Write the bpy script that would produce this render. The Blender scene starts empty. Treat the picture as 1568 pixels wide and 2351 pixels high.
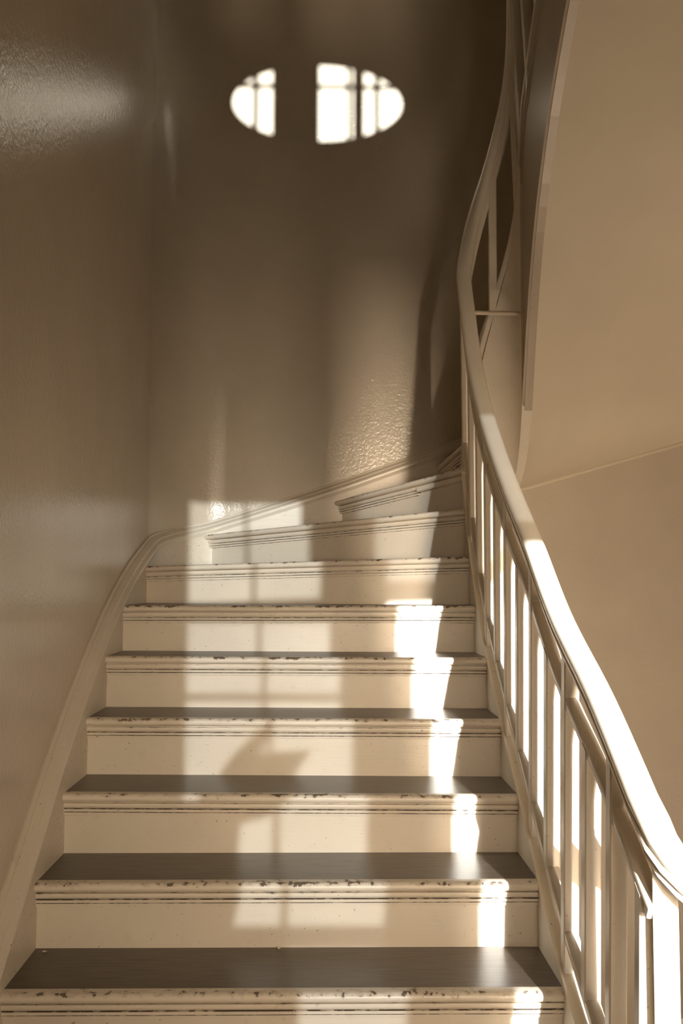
import bpy, bmesh, math, random
from mathutils import Vector, Matrix
random.seed(7)
S = bpy.context.scene
COL = S.collection
PI = math.pi

# ------------------------------------------------------------------ camera
cam_d = bpy.data.cameras.new('camera'); cam = bpy.data.objects.new('camera', cam_d); COL.objects.link(cam)
PITCH, YAW, ROLL = 0.07261556, 0.0193911, 0.0036245
_f = Vector((math.sin(YAW)*math.cos(PITCH), math.cos(YAW)*math.cos(PITCH), math.sin(PITCH)))
_r = Vector((math.cos(YAW), -math.sin(YAW), 0.0)); _u = _r.cross(_f)
_r2 = math.cos(ROLL)*_r + math.sin(ROLL)*_u; _u2 = -math.sin(ROLL)*_r + math.cos(ROLL)*_u
cam.matrix_world = Matrix(((_r2.x, _u2.x, -_f.x, 0.08234245), (_r2.y, _u2.y, -_f.y, -2.27726818),
                           (_r2.z, _u2.z, -_f.z, 0.90379246), (0, 0, 0, 1)))
cam_d.sensor_fit = 'VERTICAL'; cam_d.sensor_height = 36.0
cam_d.lens = 36.0*2286.0/2351.0
cam_d.clip_start = 0.05
S.camera = cam

# ------------------------------------------------------------------ sky, sun, exposure
w = bpy.data.worlds.new('sky'); S.world = w; w.use_nodes = True
bg = w.node_tree.nodes['Background']
bg.inputs[0].default_value = (1.0, 0.78, 0.56, 1); bg.inputs[1].default_value = 1.2
AZ, EL = 0.13, 0.17                     # tangents of the sun's bearing and height
sun_d = bpy.data.lights.new('sun', 'SUN'); sun_d.energy = 14.0; sun_d.angle = 0.0080
sun_d.color = (0.97, 0.98, 0.97)
sun = bpy.data.objects.new('sun', sun_d); COL.objects.link(sun)
sun.rotation_euler = Vector((-AZ, 1.0, -EL)).to_track_quat('-Z', 'Y').to_euler()
sun.location = (1.2, -6.5, 2.0)
vs = S.view_settings
vs.view_transform = 'Standard'; vs.look = 'None'; vs.gamma = 1.0; vs.use_curve_mapping = False
vs.exposure = 0.2
try:
    S.cycles.max_bounces = 10; S.cycles.diffuse_bounces = 7; S.cycles.glossy_bounces = 4
    S.cycles.transparent_max_bounces = 8; S.cycles.sample_clamp_indirect = 6.0
    S.cycles.use_denoising = True; S.cycles.caustics_reflective = True; S.cycles.blur_glossy = 0.6
except Exception:
    pass

def portal(loc, sx, sz):
    d = bpy.data.lights.new('daylight_portal', 'AREA'); d.shape = 'RECTANGLE'; d.size = sx; d.size_y = sz
    d.cycles.is_portal = True
    o = bpy.data.objects.new('daylight_portal', d); COL.objects.link(o); o.location = loc
    o.rotation_euler = (PI/2, 0, PI)     # faces +Y, into the house
def daylight(loc, sx, sz, watts, spread, aim):
    """added area lamp: soft daylight at the openings and fill from below"""
    d = bpy.data.lights.new('daylight_fill', 'AREA'); d.shape = 'RECTANGLE'; d.size = sx; d.size_y = sz
    d.energy = watts; d.spread = math.radians(spread); d.color = (1.0, 0.78, 0.55)
    o = bpy.data.objects.new('daylight_fill', d); COL.objects.link(o); o.location = loc
    o.rotation_euler = Vector(aim).to_track_quat('-Z', 'Y').to_euler()
daylight((1.12, -3.38, 0.95), .30, .60, 2.7, 44, (-.22, 1, -.12))
daylight((.47, -3.38, 0.95), .50, .50, 2.2, 42, (-.12, 1, -.13))
daylight((1.55, -.95, -1.55), 1.0, 1.0, 13.5, 110, (.05, .75, 1))      # added fill lamp under the soffit; no window is built there
# added lamp far off in the sun's bearing, for a glow through the openings
g_d = bpy.data.lights.new('added_glow_lamp', 'AREA'); g_d.shape = 'RECTANGLE'; g_d.size = 2.4; g_d.size_y = 17.0
g_d.energy = 26500; g_d.color = (1.0, 0.80, 0.58)
g = bpy.data.objects.new('added_glow_lamp', g_d); COL.objects.link(g); g.location = (8.9, -63.4, 2.0)
g.rotation_euler = Vector((-AZ, 1, 0)).to_track_quat('-Z', 'Y').to_euler()

# ------------------------------------------------------------------ materials
def N(nt, typ, **kw):
    n = nt.nodes.new(typ)
    for k, v in kw.items():
        if k.startswith('i_'):
            n.inputs[k[2:].replace('_', ' ')].default_value = v
        else:
            setattr(n, k, v)
    return n

def paint(name, col, rough, spec=0.5, peel=0.0, peel_scale=120.0, brush=None, brush_k=.5, mottle=0.06, specks=0.0,
          chips_and_shade=False, bump_dist=0.002, coarse=0.0, streak=0.0):
    m = bpy.data.materials.new(name); m.use_nodes = True; nt = m.node_tree; L = nt.links
    b = nt.nodes['Principled BSDF']
    b.inputs['Roughness'].default_value = rough
    b.inputs['Specular IOR Level'].default_value = spec
    tc = N(nt, 'ShaderNodeNewGeometry').outputs['Position']
    # broad tone variation of the paint
    n1 = N(nt, 'ShaderNodeTexNoise'); n1.inputs['Scale'].default_value = 3.5; n1.inputs['Detail'].default_value = 6
    L.new(tc, n1.inputs['Vector'])
    r1 = N(nt, 'ShaderNodeMapRange'); r1.inputs['From Min'].default_value = .3; r1.inputs['From Max'].default_value = .7
    r1.inputs['To Min'].default_value = 1-mottle; r1.inputs['To Max'].default_value = 1+mottle
    L.new(n1.outputs['Fac'], r1.inputs['Value'])
    mul = N(nt, 'ShaderNodeVectorMath', operation='SCALE'); mul.inputs[0].default_value = col[:3]
    L.new(r1.outputs['Result'], mul.inputs['Scale'])
    c = mul.outputs['Vector']
    def darken(c, fac, colour):
        mx = N(nt, 'ShaderNodeMix', data_type='RGBA'); L.new(fac, mx.inputs['Factor']); L.new(c, mx.inputs['A'])
        mx.inputs['B'].default_value = (*colour, 1); return mx.outputs['Result']
    def thresh(v, lo, hi):
        r = N(nt, 'ShaderNodeMapRange'); r.inputs['From Min'].default_value = lo; r.inputs['From Max'].default_value = hi
        L.new(v, r.inputs['Value']); return r.outputs['Result']
    if streak > 0:
        mp = N(nt, 'ShaderNodeMapping'); mp.inputs['Scale'].default_value = (1.5, 14, 14); L.new(tc, mp.inputs['Vector'])
        n = N(nt, 'ShaderNodeTexNoise'); n.inputs['Scale'].default_value = 7; n.inputs['Detail'].default_value = 6
        L.new(mp.outputs['Vector'], n.inputs['Vector'])
        f = N(nt, 'ShaderNodeMath', operation='MULTIPLY'); f.inputs[1].default_value = streak
        L.new(thresh(n.outputs['Fac'], .40, .70), f.inputs[0])
        c = darken(c, f.outputs[0], (col[0]*.45, col[1]*.42, col[2]*.40))
    if specks > 0:
        n = N(nt, 'ShaderNodeTexNoise'); n.inputs['Scale'].default_value = 105; n.inputs['Detail'].default_value = 3
        L.new(tc, n.inputs['Vector'])
        f = N(nt, 'ShaderNodeMath', operation='MULTIPLY'); f.inputs[1].default_value = specks
        L.new(thresh(n.outputs['Fac'], .705, .74), f.inputs[0])
        c = darken(c, f.outputs[0], (.09, .06, .04))
        n = N(nt, 'ShaderNodeTexNoise'); n.inputs['Scale'].default_value = 22; n.inputs['Detail'].default_value = 8
        n.inputs['Roughness'].default_value = .7
        L.new(tc, n.inputs['Vector'])
        f = N(nt, 'ShaderNodeMath', operation='MULTIPLY'); f.inputs[1].default_value = specks*.30
        L.new(thresh(n.outputs['Fac'], .58, .75), f.inputs[0])
        c = darken(c, f.outputs[0], (col[0]*.4, col[1]*.36, col[2]*.32))
    if chips_and_shade:
        at = N(nt, 'ShaderNodeAttribute', attribute_name='wear_and_shade')
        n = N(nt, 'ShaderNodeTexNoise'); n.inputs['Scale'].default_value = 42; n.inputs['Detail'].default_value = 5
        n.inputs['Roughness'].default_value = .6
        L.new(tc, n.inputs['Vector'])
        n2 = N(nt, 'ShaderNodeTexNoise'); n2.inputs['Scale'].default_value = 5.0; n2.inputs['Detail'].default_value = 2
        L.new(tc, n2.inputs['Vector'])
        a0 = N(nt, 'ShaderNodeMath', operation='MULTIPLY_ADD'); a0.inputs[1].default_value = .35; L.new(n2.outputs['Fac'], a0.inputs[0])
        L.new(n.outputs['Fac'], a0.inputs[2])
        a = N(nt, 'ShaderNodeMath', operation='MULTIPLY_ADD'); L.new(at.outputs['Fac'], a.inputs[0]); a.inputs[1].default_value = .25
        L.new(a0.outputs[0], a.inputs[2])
        c = darken(c, thresh(a.outputs[0], .99, 1.005), (.055, .038, .026))  # dark of the chips; in the moulding grooves it paints in shade
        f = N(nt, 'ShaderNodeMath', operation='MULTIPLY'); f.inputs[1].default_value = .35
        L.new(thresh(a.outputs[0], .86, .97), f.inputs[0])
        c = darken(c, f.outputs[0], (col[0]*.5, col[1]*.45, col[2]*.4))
    L.new(c, b.inputs['Base Color'])
    h = None
    def add(hh, v, k):
        mm = N(nt, 'ShaderNodeMath', operation='MULTIPLY_ADD'); L.new(v, mm.inputs[0]); mm.inputs[1].default_value = k
        if hh is None: mm.inputs[2].default_value = 0
        else: L.new(hh, mm.inputs[2])
        return mm.outputs[0]
    if peel > 0:
        n = N(nt, 'ShaderNodeTexNoise'); n.inputs['Scale'].default_value = peel_scale; n.inputs['Detail'].default_value = 3
        L.new(tc, n.inputs['Vector']); h = add(h, n.outputs['Fac'], peel)
    if coarse > 0:
        n = N(nt, 'ShaderNodeTexNoise'); n.inputs['Scale'].default_value = 9; n.inputs['Detail'].default_value = 5
        L.new(tc, n.inputs['Vector']); h = add(h, n.outputs['Fac'], coarse)
    if brush:
        mp = N(nt, 'ShaderNodeMapping'); mp.inputs['Scale'].default_value = brush; L.new(tc, mp.inputs['Vector'])
        n = N(nt, 'ShaderNodeTexNoise'); n.inputs['Scale'].default_value = 1.0; n.inputs['Detail'].default_value = 4
        L.new(mp.outputs['Vector'], n.inputs['Vector']); h = add(h, n.outputs['Fac'], brush_k)
    if h is not None:
        bp = N(nt, 'ShaderNodeBump'); bp.inputs['Distance'].default_value = bump_dist; bp.inputs['Strength'].default_value = 1
        L.new(h, bp.inputs['Height']); L.new(bp.outputs['Normal'], b.inputs['Normal'])
    return m

CREAM = (.80, .725, .61)
M_WOOD = paint('cream_gloss_paint', CREAM, .34, .5, brush=(10, 10, 130), specks=.55, bump_dist=.0008)
M_WOODV = paint('cream_gloss_paint_upright', CREAM, .34, .5, brush=(140, 140, 7), specks=.45, bump_dist=.0008)
M_RAIL = paint('cream_rail_paint', (.83, .76, .645), .25, .5, specks=.35, peel=.25, peel_scale=40, bump_dist=.0008)
M_NOSE = paint('chipped_shaded_cream_paint', CREAM, .36, .5, brush=(10, 90, 90), specks=.6, chips_and_shade=True, bump_dist=.0008)
M_TREAD = paint('worn_brown_tread_paint', (.12, .092, .066), .36, .5, brush=(5, 120, 120), mottle=.12, specks=.5, streak=.6, bump_dist=.0006)
M_WALL = paint('glossy_wall_paint', (.69, .615, .505), .20, .5, peel=.8, peel_scale=85, coarse=.5, brush=(55, 55, 4), brush_k=.2, mottle=.04, specks=.10, bump_dist=.0017)
M_SOFFIT = paint('matt_plaster', (.77, .685, .55), .75, .25, peel=.2, peel_scale=50, coarse=1.0, mottle=.03, bump_dist=.0012)
M_FLOOR = paint('worn_floorboards', (.36, .29, .21), .30, .6, brush=(90, 4, 90), mottle=.12, streak=.3, bump_dist=.001)
M_GLASS = bpy.data.materials.new('dusty_window_glass'); M_GLASS.use_nodes = True
def glass(m, tint, gl):
    nt = m.node_tree; nt.nodes.clear()
    o = N(nt, 'ShaderNodeOutputMaterial'); mx = N(nt, 'ShaderNodeMixShader'); mx.inputs[0].default_value = gl
    t = N(nt, 'ShaderNodeBsdfTransparent'); t.inputs[0].default_value = (*tint, 1)
    g = N(nt, 'ShaderNodeBsdfGlossy'); g.inputs['Roughness'].default_value = .05
    nt.links.new(t.outputs[0], mx.inputs[1]); nt.links.new(g.outputs[0], mx.inputs[2]); nt.links.new(mx.outputs[0], o.inputs[0])
glass(M_GLASS, (.295, .305, .31), .05)
M_GLASS2 = bpy.data.materials.new('thinly_dusted_glass'); M_GLASS2.use_nodes = True
glass(M_GLASS2, (.37, .38, .38), .05)
M_CLEAR = bpy.data.materials.new('clear_window_glass'); M_CLEAR.use_nodes = True
glass(M_CLEAR, (.95, .95, .93), .04)
M_BROWNISH = paint('darker_brownish_paint', (.52, .44, .345), .30, .5, brush=(140, 140, 7), specks=.45, bump_dist=.0008)  # one even tone for the upper string, darker than the cream
M_STRING = paint('scuffed_cream_paint', CREAM, .36, .5, brush=(10, 10, 130), specks=1.0, streak=.12, bump_dist=.0008)
M_REAR = paint('brown_distemper', (.30, .24, .175), .8, .2, mottle=.05)
M_METAL = paint('painted_iron', (.62, .54, .42), .35, .6, specks=.6)

# ------------------------------------------------------------------ object helpers
def wloc(o):
    v = Vector((0, 0, 0))
    while o is not None:
        v += o.location; o = o.parent
    return v
def empty(name, loc=(0, 0, 0), parent=None, label=None, cat=None):
    o = bpy.data.objects.new(name, None); COL.objects.link(o); o.empty_display_size = .1
    if parent is not None:
        o.parent = parent; o.location = Vector(loc) - wloc(parent)
    else:
        o.location = loc
    if label: o['label'] = label
    if cat: o['category'] = cat
    return o
def obj(name, bm, mat, parent=None, label=None, cat=None, kind=None, smooth=None):
    if parent is not None:
        d = wloc(parent); bmesh.ops.translate(bm, verts=bm.verts, vec=-d)
    bmesh.ops.recalc_face_normals(bm, faces=bm.faces)
    me = bpy.data.meshes.new(name); bm.to_mesh(me); bm.free(); me.materials.append(mat)
    if smooth is not None:
        me.set_sharp_from_angle(angle=smooth) if hasattr(me, 'set_sharp_from_angle') else None
        for p in me.polygons: p.use_smooth = True
    o = bpy.data.objects.new(name, me); COL.objects.link(o)
    if parent is not None: o.parent = parent
    if label: o['label'] = label
    if cat: o['category'] = cat
    if kind: o['kind'] = kind
    return o
def box(bm, lo, hi, bevel=0.0):
    vs_ = [bm.verts.new((x, y, z)) for x in (lo[0], hi[0]) for y in (lo[1], hi[1]) for z in (lo[2], hi[2])]
    F = [(0, 1, 3, 2), (4, 6, 7, 5), (0, 4, 5, 1), (2, 3, 7, 6), (0, 2, 6, 4), (1, 5, 7, 3)]
    fs = [bm.faces.new([vs_[i] for i in f]) for f in F]
    if bevel > 0:
        es = list({e for f in fs for e in f.edges})
        bmesh.ops.bevel(bm, geom=es, offset=bevel, segments=2, profile=.6, affect='EDGES')
def loft(bm, rings, closed=True, caps=True):
    R_ = [[bm.verts.new(p) for p in r] for r in rings]; n = len(rings[0])
    for a, b in zip(R_, R_[1:]):
        for i in range(n if closed else n-1):
            j = (i+1) % n
            bm.faces.new((a[i], a[j], b[j], b[i]))
    if caps and closed:
        bm.faces.new(R_[0][::-1]); bm.faces.new(R_[-1])
    return R_
def interp(tab, s):
    if s <= tab[0][0]:
        (a, b), (c, d) = tab[0], tab[1]
    elif s >= tab[-1][0]:
        (a, b), (c, d) = tab[-2], tab[-1]
    else:
        # monotone-ish cubic (Catmull-Rom on uneven knots)
        for i in range(len(tab)-1):
            if tab[i][0] <= s <= tab[i+1][0]: break
        x0, y0 = tab[i]; x1, y1 = tab[i+1]; h = x1-x0; m = (y1-y0)/h
        m0 = m if i == 0 else .5*(m + (y0-tab[i-1][1])/(x0-tab[i-1][0]))
        m1 = m if i+2 >= len(tab) else .5*(m + (tab[i+2][1]-y1)/(tab[i+2][0]-x1))
        t = (s-x0)/h
        return ((2*t**3-3*t**2+1)*y0 + (t**3-2*t**2+t)*h*m0 + (-2*t**3+3*t**2)*y1 + (t**3-t**2)*h*m1)
    return b + (s-a)*(d-b)/(c-a)

T, RI = .2531, .1657
XW, YB, RC = -.665, 2.30, .30            # left wall, back wall, radius of the rounded corner
FLOOR = -RI

# ------------------------------------------------------------------ the room
def wall_path(s, off=0.0):
    """point and inward normal along the left wall, round the corner and along the back wall; s = Y on the left wall"""
    cx, cy, r = XW+RC, YB-RC, RC-off
    if s <= cy: return Vector((XW+off, s, 0)), Vector((1, 0, 0))
    a = (s-cy)/RC
    if a <= PI/2: return Vector((cx-r*math.cos(a), cy+r*math.sin(a), 0)), Vector((math.cos(a), -math.sin(a), 0))
    return Vector((cx + s-cy-RC*PI/2, YB-off, 0)), Vector((0, -1, 0))
def wall_s(x): return YB-RC + RC*PI/2 + (x-(XW+RC))
ZT, ZB = 6.0, -2.6
YR, XR = -3.4, 2.12
def wall_seg(name, ss, z0, z1, label):
    bm = bmesh.new(); rings = []
    for s in ss:
        p, n = wall_path(s); q = p - n*.12
        rings.append([(p.x, p.y, z0), (p.x, p.y, z1), (q.x, q.y, z1), (q.x, q.y, z0)])
    loft(bm, rings); return obj(name, bm, M_WALL, kind='structure', label=label, smooth=math.radians(30))
wall_seg('wall_left', [YR-.12, YB-RC], ZB, ZT,
         'glossy painted stairwell wall left of the steps')
wall_seg('wall_corner', [YB-RC] + [YB-RC + RC*PI/2*(i+1)/16 for i in range(16)], ZB, ZT,
         'rounded glossy painted corner between left and back walls')
wall_seg('wall_back', [wall_s(XW+RC), wall_s(XR+.12)], ZB, ZT, 'glossy painted wall behind the turning steps')
bm = bmesh.new(); box(bm, (XR, YR-.12, ZB), (XR+.12, YB, ZT)); obj('wall_right', bm, M_WALL, kind='structure', label='painted wall beyond the stairwell opening')
bm = bmesh.new(); box(bm, (XW, YR, ZT), (XR, YB, ZT+.1)); obj('ceiling', bm, M_SOFFIT, kind='structure', label='plaster ceiling high over the stairwell')
bm = bmesh.new(); box(bm, (XW, YR, FLOOR-.2), (.74, .03, FLOOR)); box(bm, (.74, YR, FLOOR-.2), (XR, -.72, FLOOR))
obj('floor', bm, M_FLOOR, kind='structure', label='boarded landing at the foot of the steps')
bm = bmesh.new(); box(bm, (XW, -.72, ZB-.1), (XR, YB, ZB)); obj('floor_lower', bm, M_FLOOR, kind='structure', label='floor of the storey below')
bm = bmesh.new(); box(bm, (.87, YR, 4.47), (XR, -1.72, 4.70)); obj('floor_upper', bm, M_SOFFIT, kind='structure', label='landing of the storey above')

# rear wall with the glazed door, the side window and the oval window the sun comes through
def holed_wall(bm, x0, x1, z0, z1, y0, y1, holes):
    xs = sorted({x0, x1, *[h[0] for h in holes], *[h[1] for h in holes]})
    zs = sorted({z0, z1, *[h[2] for h in holes], *[h[3] for h in holes]})
    for a, b in zip(xs, xs[1:]):
        for c, d in zip(zs, zs[1:]):
            if any(h[0] <= a and b <= h[1] and h[2] <= c and d <= h[3] for h in holes): continue
            box(bm, (a, y0, c), (b, y1, d))
    bmesh.ops.remove_doubles(bm, verts=bm.verts, dist=1e-5)
DOOR = (.955, 1.29, FLOOR, 2.28); SIDE = (.20, .745, .36, 2.27); OV = (.34, 1.24, 3.92, 4.38)
OVAL_C, OVAL_R = (.790, 4.15), (.40, .185)
bm = bmesh.new(); holed_wall(bm, XW, XR, ZB, ZT, YR-.10, YR, [DOOR, SIDE, OV])
obj('wall_rear', bm, M_REAR, kind='structure', label='wall behind the landing with door and windows')
def window(name, label, frame_boxes, panes):
    e = empty(name, (panes[0][0], YR, panes[0][2])); e['kind'] = 'structure'; e['label'] = label
    for lo, hi in frame_boxes:
        b_ = bmesh.new(); box(b_, lo, hi, .003); obj('window_frame', b_, M_WOOD, e)
    for x0, x1, z0, z1, m in panes:
        b_ = bmesh.new(); box(b_, (x0, YR-.052, z0), (x1, YR-.048, z1)); obj('pane', b_, m, e)
    return e
y0, y1 = YR-.075, YR-.025
x0, x1, z0, z1 = SIDE; MU = .477; TR = 1.70
window('window_1', 'side window with dusty panes beside the door',
       [((x0, y0, z0), (x0+.02, y1, z1)), ((x1-.015, y0, z0), (x1, y1, z1)), ((x0, y0, z1-.02), (x1, y1, z1)),
        ((x0, y0, z0), (MU, y1, .655)), ((MU, y0, z0), (x1, y1, z0+.03)), ((MU-.006, y0, z0), (MU+.006, y1, z1)), ((x0, y0, 1.575), (x1, y1, 1.70)), ((x0, y0, 1.287), (x1, y1, 1.303))],
       [(x0+.02, MU-.006, .655, 1.575, M_GLASS), (MU+.006, x1-.015, z0+.03, 1.575, M_GLASS), (x0+.02, MU-.006, 1.70, z1-.02, M_GLASS2), (MU+.006, x1-.015, 1.70, z1-.02, M_GLASS2)])
x0, x1, z0, z1 = DOOR
window('window_2', 'dusty fanlight pane over the open doorway',
       [((x0, y0, z0), (x0+.015, y1, z1)), ((x1-.015, y0, z0), (x1, y1, z1)), ((x0, y0, z1-.02), (x1, y1, z1)), ((x0, y0, 1.675), (x1, y1, 1.75))],
       [(x0+.015, x1-.015, 1.75, z1-.02, M_GLASS)])
# oval window
e = empty('window_3', (OVAL_C[0], YR, OVAL_C[1])); e['kind'] = 'structure'; e['label'] = 'oval window high above the door'
bm = bmesh.new(); n = 64; ring_in, ring_out = [], []
for i in range(n):
    a = 2*PI*i/n; ca, sa = math.cos(a), math.sin(a)
    ring_in.append((OVAL_C[0]+OVAL_R[0]*ca, OVAL_C[1]+OVAL_R[1]*sa)); ring_out.append((OVAL_C[0]+.72*ca, OVAL_C[1]+.42*sa))
rings = []
for i in range(n+1):
    a, b = ring_in[i % n], ring_out[i % n]
    rings.append([(a[0], YR, a[1]), (a[0], YR+.02, a[1]), (b[0], YR+.02, b[1]), (b[0], YR, b[1])])
loft(bm, rings, caps=False); bmesh.ops.remove_doubles(bm, verts=bm.verts, dist=1e-5)
obj('window_frame', bm, M_WOOD, e)
for lo, hi in [(.493, .517), (.585, .805), (.937, .953), (.969, 1.017), (1.067, 1.091)]:
    b_ = bmesh.new(); box(b_, (lo, y0, 3.93), (hi, y1, 4.37)); obj('glazing_bar', b_, M_WOOD, e)
b_ = bmesh.new(); box(b_, (.36, y0+.01, 4.23), (1.22, y1-.01, 4.252)); obj('glazing_bar', b_, M_WOOD, e)
b_ = bmesh.new(); box(b_, (.36, YR-.052, 3.94), (1.22, YR-.048, 4.36)); obj('pane', b_, M_CLEAR, e)
# unseen plant on the side window's sill, added to cast a leaf shadow
sill = bmesh.new(); box(sill, (.18, YR-.02, .625), (.765, YR+.16, .652), .004); obj('window_sill', sill, M_WOOD, bpy.data.objects['window_1'])
M_POT = paint('glazed_clay', (.42, .27, .17), .4, .5); M_LEAF = paint('dark_leaf', (.10, .13, .06), .45, .4)
pl = empty('shadow_plant', (.292, YR+.08, .652), label='unseen broad-leaved plant in a clay pot, added for its shadow on the steps', cat='plant')
bm = bmesh.new(); rings = []
for r, z in [(.060, .652), (.072, .70), (.084, .80), (.092, .90), (.099, .905), (.099, .945), (.086, .945), (.082, .90)]:
    rings.append([Vector((.270+r*math.cos(2*PI*i/24), YR+.08+r*math.sin(2*PI*i/24), z)) for i in range(24)])
loft(bm, rings); obj('pot', bm, M_POT, pl, smooth=math.radians(40))
def leaf(base, tip, wd, curl):
    bm = bmesh.new(); rows = []; ax = tip-base; sd = ax.cross(Vector((0, 1, 0))).normalized(); nn = Vector((0, 1, 0))
    for i in range(11):
        u = i/10; h = wd*math.sin(PI*min(1, u*1.02)**.8)*(1-.25*u) + .002; c = base + ax*u + nn*curl*math.sin(PI*u)
        rows.append([c - sd*h, c + nn*.006, c + sd*h])
    lo = [[bm.verts.new(p) for p in r] for r in rows]; hi = [[bm.verts.new(p+nn*.002) for p in r] for r in rows]
    for a, b, c_, d in zip(lo, lo[1:], hi, hi[1:]):
        for j in (0, 1):
            bm.faces.new((a[j], a[j+1], b[j+1], b[j])); bm.faces.new((c_[j], d[j], d[j+1], c_[j+1]))
    st_ = obj('leaf', bm, M_LEAF, pl, smooth=math.radians(60))
_b = Vector((.292, YR+.08, .92))
for tip, wd, cu in [((.585, 0, 1.10), .085, .03), ((.50, .02, .995), .05, -.02), ((.47, -.03, 1.20), .045, .01), ((.24, .03, 1.00), .03, .03)]:
    leaf(_b, Vector((tip[0], YR+.08+tip[1], tip[2])), wd, cu)
portal(((DOOR[0]+DOOR[1])/2, YR+.01, (DOOR[2]+DOOR[3])/2), DOOR[1]-DOOR[0], DOOR[3]-DOOR[2])
portal(((SIDE[0]+SIDE[1])/2, YR+.01, (SIDE[2]+SIDE[3])/2), SIDE[1]-SIDE[0], SIDE[3]-SIDE[2])
portal((.79, YR+.03, 4.15), .8, .36)

# ------------------------------------------------------------------ path of the inner string round the well
XL, XRR, RW, YC = .650, .888, .119, 1.60
ARC = PI*RW
def well(s):
    """point on the centre line of the inner string and its unit tangent (plan); s = Y on the lower flight"""
    if s <= YC: return Vector((XL, s, 0)), Vector((0, 1, 0))
    a = (s-YC)/RW
    if a <= PI: return Vector((XL+RW-RW*math.cos(a), YC+RW*math.sin(a), 0)), Vector((math.sin(a), math.cos(a), 0))
    return Vector((XRR, YC-(s-YC-ARC), 0)), Vector((0, -1, 0))
E0 = YC; E1 = YC+ARC
RAIL_Z = [(-.46, .535), (-.22, .675), (.133, .848), (.406, 1.028), (.658, 1.180), (.978, 1.397), (1.205, 1.586), (1.386, 1.790), (1.502, 1.985),
          (E0, 2.155), (E0+ARC*.33, 2.53), (E0+ARC*.5, 2.73), (E0+ARC*.83, 3.12), (E1, 3.42), (E1+.15, 3.615), (E1+.31, 3.765), (E1+.72, 4.055), (E1+1.3, 4.47), (E1+3.3, 5.78)]
BOT_Z = [(-.6, -.69), (.9, .29), (1.2, .50), (YC-.1, .80), (YC, .90), (E0+ARC*.5, 1.12), (E0+ARC*.83, 1.36), (E1, 1.603), (E1+.18, 2.103), (E1+.453, 2.511), (E1+.719, 2.757), (E1+1.3, 3.14), (E1+3.3, 4.45)]
def z_rail(s): return interp(RAIL_Z, s)
def z_str(s): return z_rail(s) - .765
def z_bot(s): return interp(BOT_Z, s)
SMAX = E1 + 3.15
def samples(a, b):
    out, s = [], a
    while s < b-1e-6:
        out.append(s)
        s += .012 if (E0-.04 < s < E1+.04) else .05
    out.append(b); return out
def side_of(s):
    p, t = well(s); return p, t, Vector((t.y, -t.x, 0))          # right-hand side: towards the well
def string_mesh(a, b, zt, zb, d0, d1):
    bm = bmesh.new(); rings = []
    for s in samples(a, b):
        p, t, n = side_of(s); i, o = p+n*d0, p+n*d1
        rings.append([(i.x, i.y, zb(s)), (i.x, i.y, zt(s)), (o.x, o.y, zt(s)), (o.x, o.y, zb(s))])
    loft(bm, rings); return bm

# ------------------------------------------------------------------ the staircase
stair = empty('staircase', (0, 0, FLOOR), label='cream painted winding staircase turning right around an open well', cat='staircase')
SM = math.radians(35)
PROFILE = [  # (outwards, down) from the top front of a step; wear
    (-.030, 0, .55), (-.006, 0, .95), (-.001, .002, 1.0), (.003, .006, .8), (.0045, .0115, .15), (.003, .017, 0), (-.002, .0215, 0), (-.0085, .0235, 0),
    (-.0210, .0245, 0), (-.0210, .0275, 0)]
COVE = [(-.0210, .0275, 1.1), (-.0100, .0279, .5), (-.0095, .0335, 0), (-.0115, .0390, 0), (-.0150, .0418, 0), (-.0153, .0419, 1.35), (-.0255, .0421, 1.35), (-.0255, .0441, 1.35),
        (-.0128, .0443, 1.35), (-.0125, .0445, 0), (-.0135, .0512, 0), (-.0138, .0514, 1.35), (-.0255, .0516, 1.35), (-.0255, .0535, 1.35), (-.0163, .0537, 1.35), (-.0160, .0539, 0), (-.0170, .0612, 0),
        (-.0173, .0614, 1.2), (-.0252, .0615, 1.2), (-.0254, .0625, 1.2), (-.030, .0625, 1.2)]  # high third values paint dark shade lines into the grooves
BLOCK = [(-.0095, .0275), (-.0060, .0300), (-.0055, .0460), (-.0090, .0500), (-.030, .0500), (-.030, .0275)]
RISER_IN = .0255
def sweep_line(bm, A, B, prof, clipA=None, clipB=None, wear_and_shade=False):
    """extrude a front profile along a nosing line from A to B; a clip plane is (point, normal), what lies beyond it goes"""
    d = (B-A); d2 = Vector((d.x, d.y, 0)).normalized(); out = Vector((d2.y, -d2.x, 0))
    lay = bm.verts.layers.float.new('wear_and_shade') if wear_and_shade else None
    seg = 1
    rings = []
    for P, ext in ((A, -.15 if clipA else 0), (B, .15 if clipB else 0)):
        k = ext/ d.length
        Q = P + d*k
        rings.append([Q + out*p[0] - Vector((0, 0, p[1])) for p in prof])
    back = -.06
    for i, P in enumerate((A, B)):
        pass
    R_ = loft(bm, rings, closed=True)
    if wear_and_shade:
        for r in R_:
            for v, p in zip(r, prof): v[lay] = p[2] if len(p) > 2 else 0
    for c in (clipA, clipB):
        if c is None: continue
        res = bmesh.ops.bisect_plane(bm, geom=bm.verts[:]+bm.edges[:]+bm.faces[:], plane_co=c[0], plane_no=c[1], clear_outer=True)
        ed = [g for g in res['geom_cut'] if isinstance(g, bmesh.types.BMEdge)]
        try: bmesh.ops.holes_fill(bm, edges=ed, sides=0)
        except Exception: pass

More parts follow.
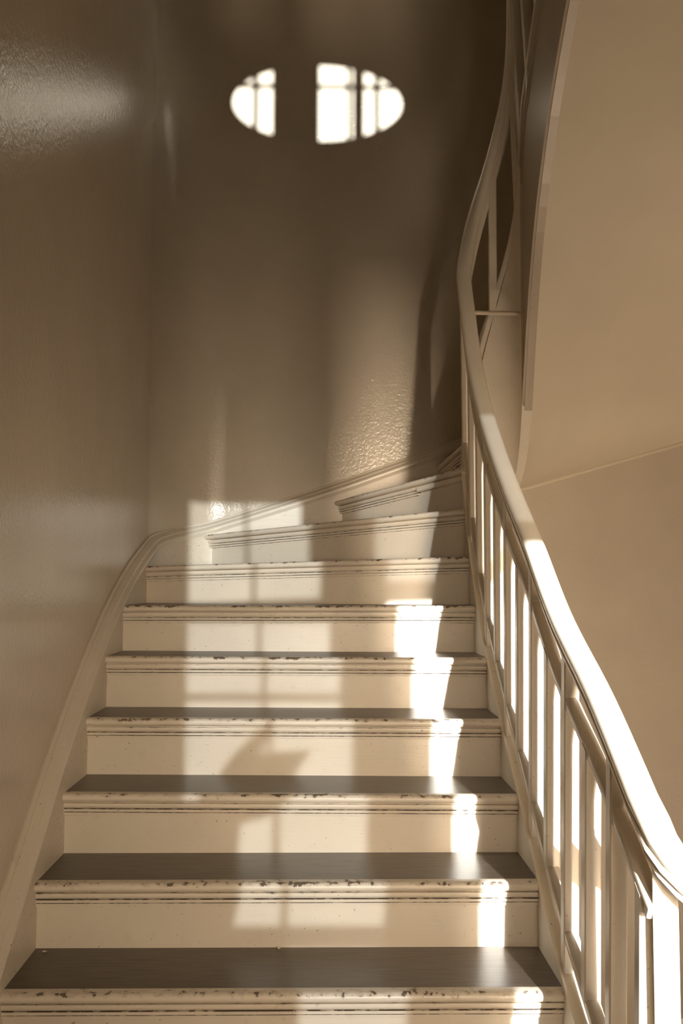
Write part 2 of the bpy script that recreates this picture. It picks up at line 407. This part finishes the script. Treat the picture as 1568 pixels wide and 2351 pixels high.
XS = XW+.043                               # stair face of the wall string
V = Vector
NOSE = []                                  # (left point, right point)
meas = [(-.622, .0, .001, .629, .001), (-.622, T, .165, .6285, .166), (-.6225, 2*T, .331, .6285, .324), (-.6225, 3*T, .501, .6285, .497),
        (-.6225, 4*T, .667, .6285, .664), (-.6225, 5*T, .827, .6285, .830)]
for a, y, za, b, zb in meas: NOSE.append((V((a, y, za)), V((b, y, zb))))
NOSE.append((V((-.6225, 1.727, .974)), V((.6285, 1.390, 1.009))))
NOSE.append((V((-.448, 2.243, 1.126)), V((.6285, 1.494, 1.195))))
NOSE.append((V((.142, 2.257, 1.284)), V((.636, 1.560, 1.361))))
NOSE.append((V((.608, 2.257, 1.447)), V((.700, 1.715, 1.520))))
LEFT = (V((XS, 0, 0)), V((-1, 0, 0))); BACK = (V((0, YB-.043, 0)), V((0, 1, 0)))
words = ['first', 'second', 'third', 'fourth', 'fifth', 'sixth', 'seventh', 'eighth', 'ninth', 'tenth']
def poly_prism(bm, pts, z0s, th):
    n = len(pts)
    a = [bm.verts.new((p.x, p.y, z)) for p, z in zip(pts, z0s)]; b = [bm.verts.new((p.x, p.y, z-th)) for p, z in zip(pts, z0s)]
    bm.faces.new(a); bm.faces.new(b[::-1])
    for i in range(n): bm.faces.new((a[i], a[(i+1) % n], b[(i+1) % n], b[i]))
for k, (A, B) in enumerate(NOSE):
    d = (B-A); d2 = V((d.x, d.y, 0)).normalized(); out = V((d2.y, -d2.x, 0))
    st = empty('step', ((A+B)/2).to_tuple(), stair)
    cA = None if k < 6 else (LEFT if k == 6 else BACK)
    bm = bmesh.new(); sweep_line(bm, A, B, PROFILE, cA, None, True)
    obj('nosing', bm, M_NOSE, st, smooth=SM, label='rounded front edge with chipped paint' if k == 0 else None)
    bm = bmesh.new()
    if k == 8:       # the grooved moulding stops short on this winder
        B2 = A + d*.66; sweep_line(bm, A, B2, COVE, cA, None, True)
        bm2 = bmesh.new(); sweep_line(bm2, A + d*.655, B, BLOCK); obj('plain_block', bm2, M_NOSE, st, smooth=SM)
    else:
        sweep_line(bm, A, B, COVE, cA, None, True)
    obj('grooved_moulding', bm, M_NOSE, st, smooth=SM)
    # riser: down to the tread below
    hl = (A.z - (NOSE[k-1][0].z if k else FLOOR)); hr = (B.z - (NOSE[k-1][1].z if k else FLOOR))
    bm = bmesh.new(); r0 = -out*RISER_IN; r1 = -out*(RISER_IN+.02)
    Ae = A - d*(.12/d.length) if cA else A
    pts = []
    for P, h in ((Ae, hl), (B, hr)):
        pts.append([P+r0-V((0, 0, .026)), P+r1-V((0, 0, .026)), P+r1-V((0, 0, h)), P+r0-V((0, 0, h))])
    loft(bm, pts)
    if cA:
        res = bmesh.ops.bisect_plane(bm, geom=bm.verts[:]+bm.edges[:]+bm.faces[:], plane_co=cA[0], plane_no=cA[1], clear_outer=True)
        bmesh.ops.holes_fill(bm, edges=[g for g in res['geom_cut'] if isinstance(g, bmesh.types.BMEdge)], sides=0)
    obj('riser', bm, M_WOOD, st)
    # tread: back from the nosing to the next riser
    if k+1 < len(NOSE):
        A2, B2 = NOSE[k+1]; dd = (B2-A2); e2 = V((dd.x, dd.y, 0)).normalized(); o2 = V((e2.y, -e2.x, 0))
        A2, B2 = A2-o2*(RISER_IN+.01), B2-o2*(RISER_IN+.01)
    else:
        A2, B2 = V((1.05, 2.257, 0)), V((.765, 1.74, 0))
    f0 = -out*.0295
    pts = [A+f0, B+f0, B2]; zs = [A.z, B.z, B.z]
    if k >= 7:
        pts[0] = V((pts[0].x, min(pts[0].y, 2.257), 0))
    pts.append(V((A2.x, min(A2.y, 2.257), 0))); zs.append(A.z)
    if k == 6:
        for i in range(6, 1, -1):
            a = PI/2*i/7.5; pts.append(V((XW+RC-(RC-.043)*math.cos(a), YB-RC+(RC-.043)*math.sin(a), 0))); zs.append(A.z)
    if k == 7:
        pass
    bm = bmesh.new(); poly_prism(bm, pts, zs, .026)
    obj('tread', bm, M_TREAD, st, label='dark brown worn tread' if k == 0 else None)

# wall string with its moulded cap
WS = [(-.55, -.26), (.0, .100), (.12, .183), (.282, .297), (.457, .424), (.743, .604), (1.123, .806), (1.515, .963), (2.011, 1.104), (2.205, 1.148), (2.379, 1.184),
      (2.678, 1.275), (2.979, 1.373), (3.241, 1.466), (3.575, 1.586), (4.2, 1.81)]
def z_ws(s): return interp(WS, s)
def wall_samples(a, b):
    out, s = [], a
    while s < b-1e-6:
        out.append(s); s += .018 if 1.95 < s < 2.5 else .06
    out.append(b); return out
bm = bmesh.new(); rings = []
for s in wall_samples(-.10, 3.66):
    p, n = wall_path(s); z = z_ws(s); i, o = p, p+n*.043
    zb_ = max(FLOOR if s < .05 else -9, z-(.45 if s < 2.3 else .36))
    rings.append([(i.x, i.y, zb_), (i.x, i.y, z-.02), (o.x, o.y, z-.04), (o.x, o.y, zb_)])
loft(bm, rings)
ws = obj('wall_string', bm, M_STRING, stair, smooth=SM)
CAPP = [(0, -.06), (0, .0), (.006, .002), (.009, -.001), (.010, -.006), (.013, -.008), (.016, -.007), (.0185, -.009), (.030, -.0155), (.0335, -.019), (.0350, -.024), (.0375, -.026), (.0480, -.033), (.0505, -.038), (.0500, -.046), (.046, -.052), (.0435, -.06)]
bm = bmesh.new(); rings = []
for s in wall_samples(-.10, 3.66):
    p, n = wall_path(s); z = z_ws(s); ds = .01; sl = (z_ws(s+ds)-z_ws(s-ds))/(2*ds); k = math.sqrt(1+sl*sl)
    rings.append([p + n*(a) + V((0, 0, z + c*k)) for a, c in CAPP])
loft(bm, rings)
obj('cap_moulding', bm, M_WOOD, ws, smooth=math.radians(25))

# inner strings
HT = .0215
bm = string_mesh(-.50, E0, z_str, lambda s: max(z_bot(s), FLOOR-.0) if s < .03 else z_bot(s), -HT, HT)
obj('inner_string', bm, M_WOOD, stair)
bm = string_mesh(E0, E1, z_str, z_bot, -HT, HT-.002); wr = obj('wreath_string', bm, M_WOOD, stair, smooth=SM, label='curved string wrapped around the end of the well')
up = string_mesh(E1, SMAX, lambda s: z_str(s), lambda s: z_bot(s)-.012, -HT, .010); us = obj('upper_string', up, M_BROWNISH, stair, label='darker brownish painted string of the upper flight')
def strip(a, b, off0, off1, zf0, zf1, parent, name='moulding_strip', mat=None):
    bm = bmesh.new(); rings = []
    for s in samples(a, b):
        p, t, n = side_of(s); i, o = p+n*off0, p+n*off1; sl = (z_rail(s+.01)-z_rail(s-.01))/.02; k = math.sqrt(1+sl*sl)
        za, zb_ = zf0(s, k), zf1(s, k); c = .3*(zb_-za)
        rings.append([(i.x, i.y, za), (i.x, i.y, zb_), (o.x, o.y, zb_-c), (o.x, o.y, za+c)])
    loft(bm, rings); return obj(name, bm, mat or (M_BROWNISH if parent.name == 'upper_string' else M_WOODV), parent)
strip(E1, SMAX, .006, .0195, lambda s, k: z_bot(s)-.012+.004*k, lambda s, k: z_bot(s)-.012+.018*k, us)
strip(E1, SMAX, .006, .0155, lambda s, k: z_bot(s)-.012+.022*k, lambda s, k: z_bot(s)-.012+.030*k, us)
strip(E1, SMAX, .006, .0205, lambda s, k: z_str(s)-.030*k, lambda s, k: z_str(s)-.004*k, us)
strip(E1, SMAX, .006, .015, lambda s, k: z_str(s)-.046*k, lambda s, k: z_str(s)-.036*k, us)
# stair-side bead on the edge of the lower string
strip(-.48, E0, -HT-.004, -HT+.004, lambda s, k: z_str(s)-.010*k, lambda s, k: z_str(s)+.003*k, bpy.data.objects['inner_string'], 'edge_bead')

# soffit of the turning and upper flight
def outer_pt(h):
    """where the soffit of height h meets the walls"""
    x = 1.011 + (h-1.353)/.29
    if x <= XR: return V((x, YB, h))
    h0 = 1.353 + .29*(XR-1.011)
    tab = [(h0, 0), (h0+.44, .56), (h0+.84, 1.15), (h0+1.08, 1.46), (h0+2.9, 4.24)]
    return V((XR, YB - interp(tab, h), h))
bm = bmesh.new(); rows = []
ss = [E0+ARC*(.30+.70*i/24) for i in range(24)] + samples(E1, SMAX)
for s in ss:
    p, t, n = side_of(s); q = p - n*(HT-.004); h = z_bot(s); o = outer_pt(max(h, 1.15))
    row = []
    for i in range(13):
        u = i/12; row.append(V((q.x+(o.x-q.x)*u, q.y+(o.y-q.y)*u, h+(o.z-h)*u)))
    rows.append(row)
low = [[bm.verts.new(v) for v in r] for r in rows]; top = [[bm.verts.new(v+V((0, 0, .16))) for v in r] for r in rows]
for a, b, c, d in zip(low, low[1:], top, top[1:]):
    for i in range(12):
        bm.faces.new((a[i], a[i+1], b[i+1], b[i])); bm.faces.new((c[i], d[i], d[i+1], c[i+1]))
obj('ceiling_soffit', bm, M_SOFFIT, kind='structure', label='smooth plaster underside of the upper flight', smooth=math.radians(60))
# cord where soffit meets back wall
def tube(bm, pts, r, seg=8):
    rings = []
    for i, p in enumerate(pts):
        t = (pts[min(i+1, len(pts)-1)] - pts[max(i-1, 0)]).normalized()
        u = t.cross(V((0, 0, 1))).normalized(); v = u.cross(t)
        rings.append([p + u*r*math.cos(2*PI*j/seg) + v*r*math.sin(2*PI*j/seg) for j in range(seg)])
    loft(bm, rings)
bm = bmesh.new(); tube(bm, [outer_pt(1.16 + .02*i) + V((0, -.006, -.004)) for i in range(27)], .011)
obj('trim_1', bm, M_SOFFIT, kind='structure', label='thin moulding between plaster soffit and back wall', smooth=SM)

# ------------------------------------------------------------------ the balustrade
bal = empty('balustrade', (XL, -.5, FLOOR), label='cream wooden balustrade with rounded handrail and square balusters around the well', cat='balustrade')
HRX = [(-.6, .668), (0, .662), (.65, .654), (1.3, .646), (1.6, .642)]
def rail_pt(s):
    p, t, n = side_of(s)
    if s <= E0: x = interp(HRX, s) - XL
    else: x = (interp(HRX, E0)-XL) + min(1, (s-E0)/ARC)*.048
    return V((p.x + n.x*x, p.y + n.y*x, z_rail(s)))
def sweep_pts(bm, pts, prof):
    rings = []
    for i, p in enumerate(pts):
        t = (pts[min(i+1, len(pts)-1)] - pts[max(i-1, 0)]).normalized()
        sd = t.cross(V((0, 0, 1))).normalized(); u = sd.cross(t)
        rings.append([p + sd*a + u*c for a, c in prof])
    loft(bm, rings)
HALF = [(.0, .0), (.010, -.0004), (.019, -.0028), (.0255, -.008), (.0288, -.015), (.0292, -.023), (.0270, -.030), (.0225, -.0335), (.0225, -.0365), (.0262, -.0395),
        (.0262, -.0445), (.0222, -.0480), (.0165, -.0495), (.0165, -.060), (.0, -.060)]
RPROF = [(a, c) for a, c in HALF] + [(-a, c) for a, c in HALF[-2:0:-1]]
# bottom turn: the rail swings round the foot of the well and goes on down
pts = []
LOW = [(-.62+0, .0)]
for y, z in [(.30, -.33), (.1, -.175), (-.07, -.035), (-.25, .10), (-.40, .20)]: pts.append(V((.872, y, z)))
for i, z in zip(range(11, 0, -1), [.255, .29, .32, .345, .368, .39, .41, .43, .452, .478, .505]):
    a = PI*i/12; pts.append(V((.770-.102*math.cos(a), -.485-.11*math.sin(a), z)))
for s in samples(-.46, SMAX): pts.append(rail_pt(s))
bm = bmesh.new(); sweep_pts(bm, pts, RPROF); hr = obj('handrail', bm, M_RAIL, bal, smooth=math.radians(40), label='broad rounded handrail')
# sub-rails
def sub_rail(a, b, dz, h, wd, name):
    bm = bmesh.new(); P = []
    for s in samples(a, b):
        p, t, n = side_of(s); r = rail_pt(s); f = (.765+dz)/.765
        c = V((p.x, p.y, 0)).lerp(V((r.x, r.y, 0)), f); P.append(V((c.x, c.y, z_rail(s)+dz)))
    b2 = .003
    sweep_pts(bm, P, [(wd/2-b2, 0), (wd/2, -b2), (wd/2, -h+b2), (wd/2-b2, -h), (-wd/2+b2, -h), (-wd/2, -h+b2), (-wd/2, -b2), (-wd/2+b2, 0)])
    return obj(name, bm, M_WOOD, bal, smooth=math.radians(50))
sub_rail(-.525, SMAX, -.148, .026, .031, 'upper_rail')
sub_rail(-.505, SMAX, -.672, .024, .031, 'lower_rail')
# balusters
def baluster(s, full):
    p, t, n = side_of(s); r = rail_pt(s)
    sl = (z_rail(s+.02)-z_rail(s-.02))/.04
    zb_, zt = (z_str(s), z_rail(s)-.056*math.sqrt(1+sl*sl)) if full else (z_rail(s)-.68, z_rail(s)-.150-.012)
    def off(z):
        f = max(0., min(1.1, (z-z_str(s))/.765)); return (r-p).dot(n)*f
    hw, hd = .0175, .016
    bm = bmesh.new(); rings = []; bv = .003
    sec = [(hd-bv, hw), (hd, hw-bv), (hd, -hw+bv), (hd-bv, -hw), (-hd+bv, -hw), (-hd, -hw+bv), (-hd, hw-bv), (-hd+bv, hw)]
    for z in (zb_, zt):
        o = off(z)
        rings.append([V((p.x, p.y, 0)) + t*a + n*(b_+o) + V((0, 0, z + a*sl)) for a, b_ in sec])
    loft(bm, rings)
    return obj('baluster', bm, M_WOODV, bal)
s = -.4725; i = 1
while s < E1 + 1.7:
    if s < E0-.10 or s > E1+.04:
        baluster(s, i % 2 == 0)
    s += .1725; i += 1
baluster(E0+.005, True); baluster(E0+ARC*.52, True); baluster(E0+ARC*.87, False); baluster(E0+ARC*.985, True)
# newel post: turned a little towards the landing
bm = bmesh.new(); box(bm, (-.0215, -.018, FLOOR), (.0215, .018, .452), .004)
bmesh.ops.rotate(bm, verts=bm.verts, cent=(0, 0, 0), matrix=Matrix.Rotation(-.31, 3, 'Z'))
bmesh.ops.translate(bm, verts=bm.verts, vec=(.683, -.510, 0))
obj('newel_post', bm, M_WOODV, bal)
# iron stay between rail and upper string
bm = bmesh.new(); tube(bm, [V((.665, 1.50, 1.955)), V((.73, 1.535, 1.964)), V((.80, 1.575, 1.975)), V((.869, 1.615, 1.985))], .0085, 10)
obj('iron_stay', bm, M_METAL, bal, smooth=SM, label='thin round iron stay across the well')

# flakes of paint lying on the treads
def flake(x, y, z, r, label):
    bm = bmesh.new(); c = bm.verts.new((x, y, z+.004)); ring = []
    for j in range(9):
        a = 2*PI*j/9; rr = r*random.uniform(.6, 1.15); ring.append(bm.verts.new((x+rr*1.5*math.cos(a), y+rr*math.sin(a), z+random.uniform(.001, .006))))
    for j in range(9): bm.faces.new((c, ring[j], ring[(j+1) % 9]))
    ext = bmesh.ops.extrude_face_region(bm, geom=bm.faces[:]); bmesh.ops.translate(bm, verts=[v for v in ext['geom'] if isinstance(v, bmesh.types.BMVert)], vec=(0, 0, -.0008))
    return obj('paint_flake', bm, M_WOOD, None, label, 'paint flake')
flake(-.592, .245, .003, .006, 'curled flake of cream paint on the lower tread by the wall string')
flake(-.02, .262, .003, .0035, 'tiny pale paint crumb against the riser in the window light')
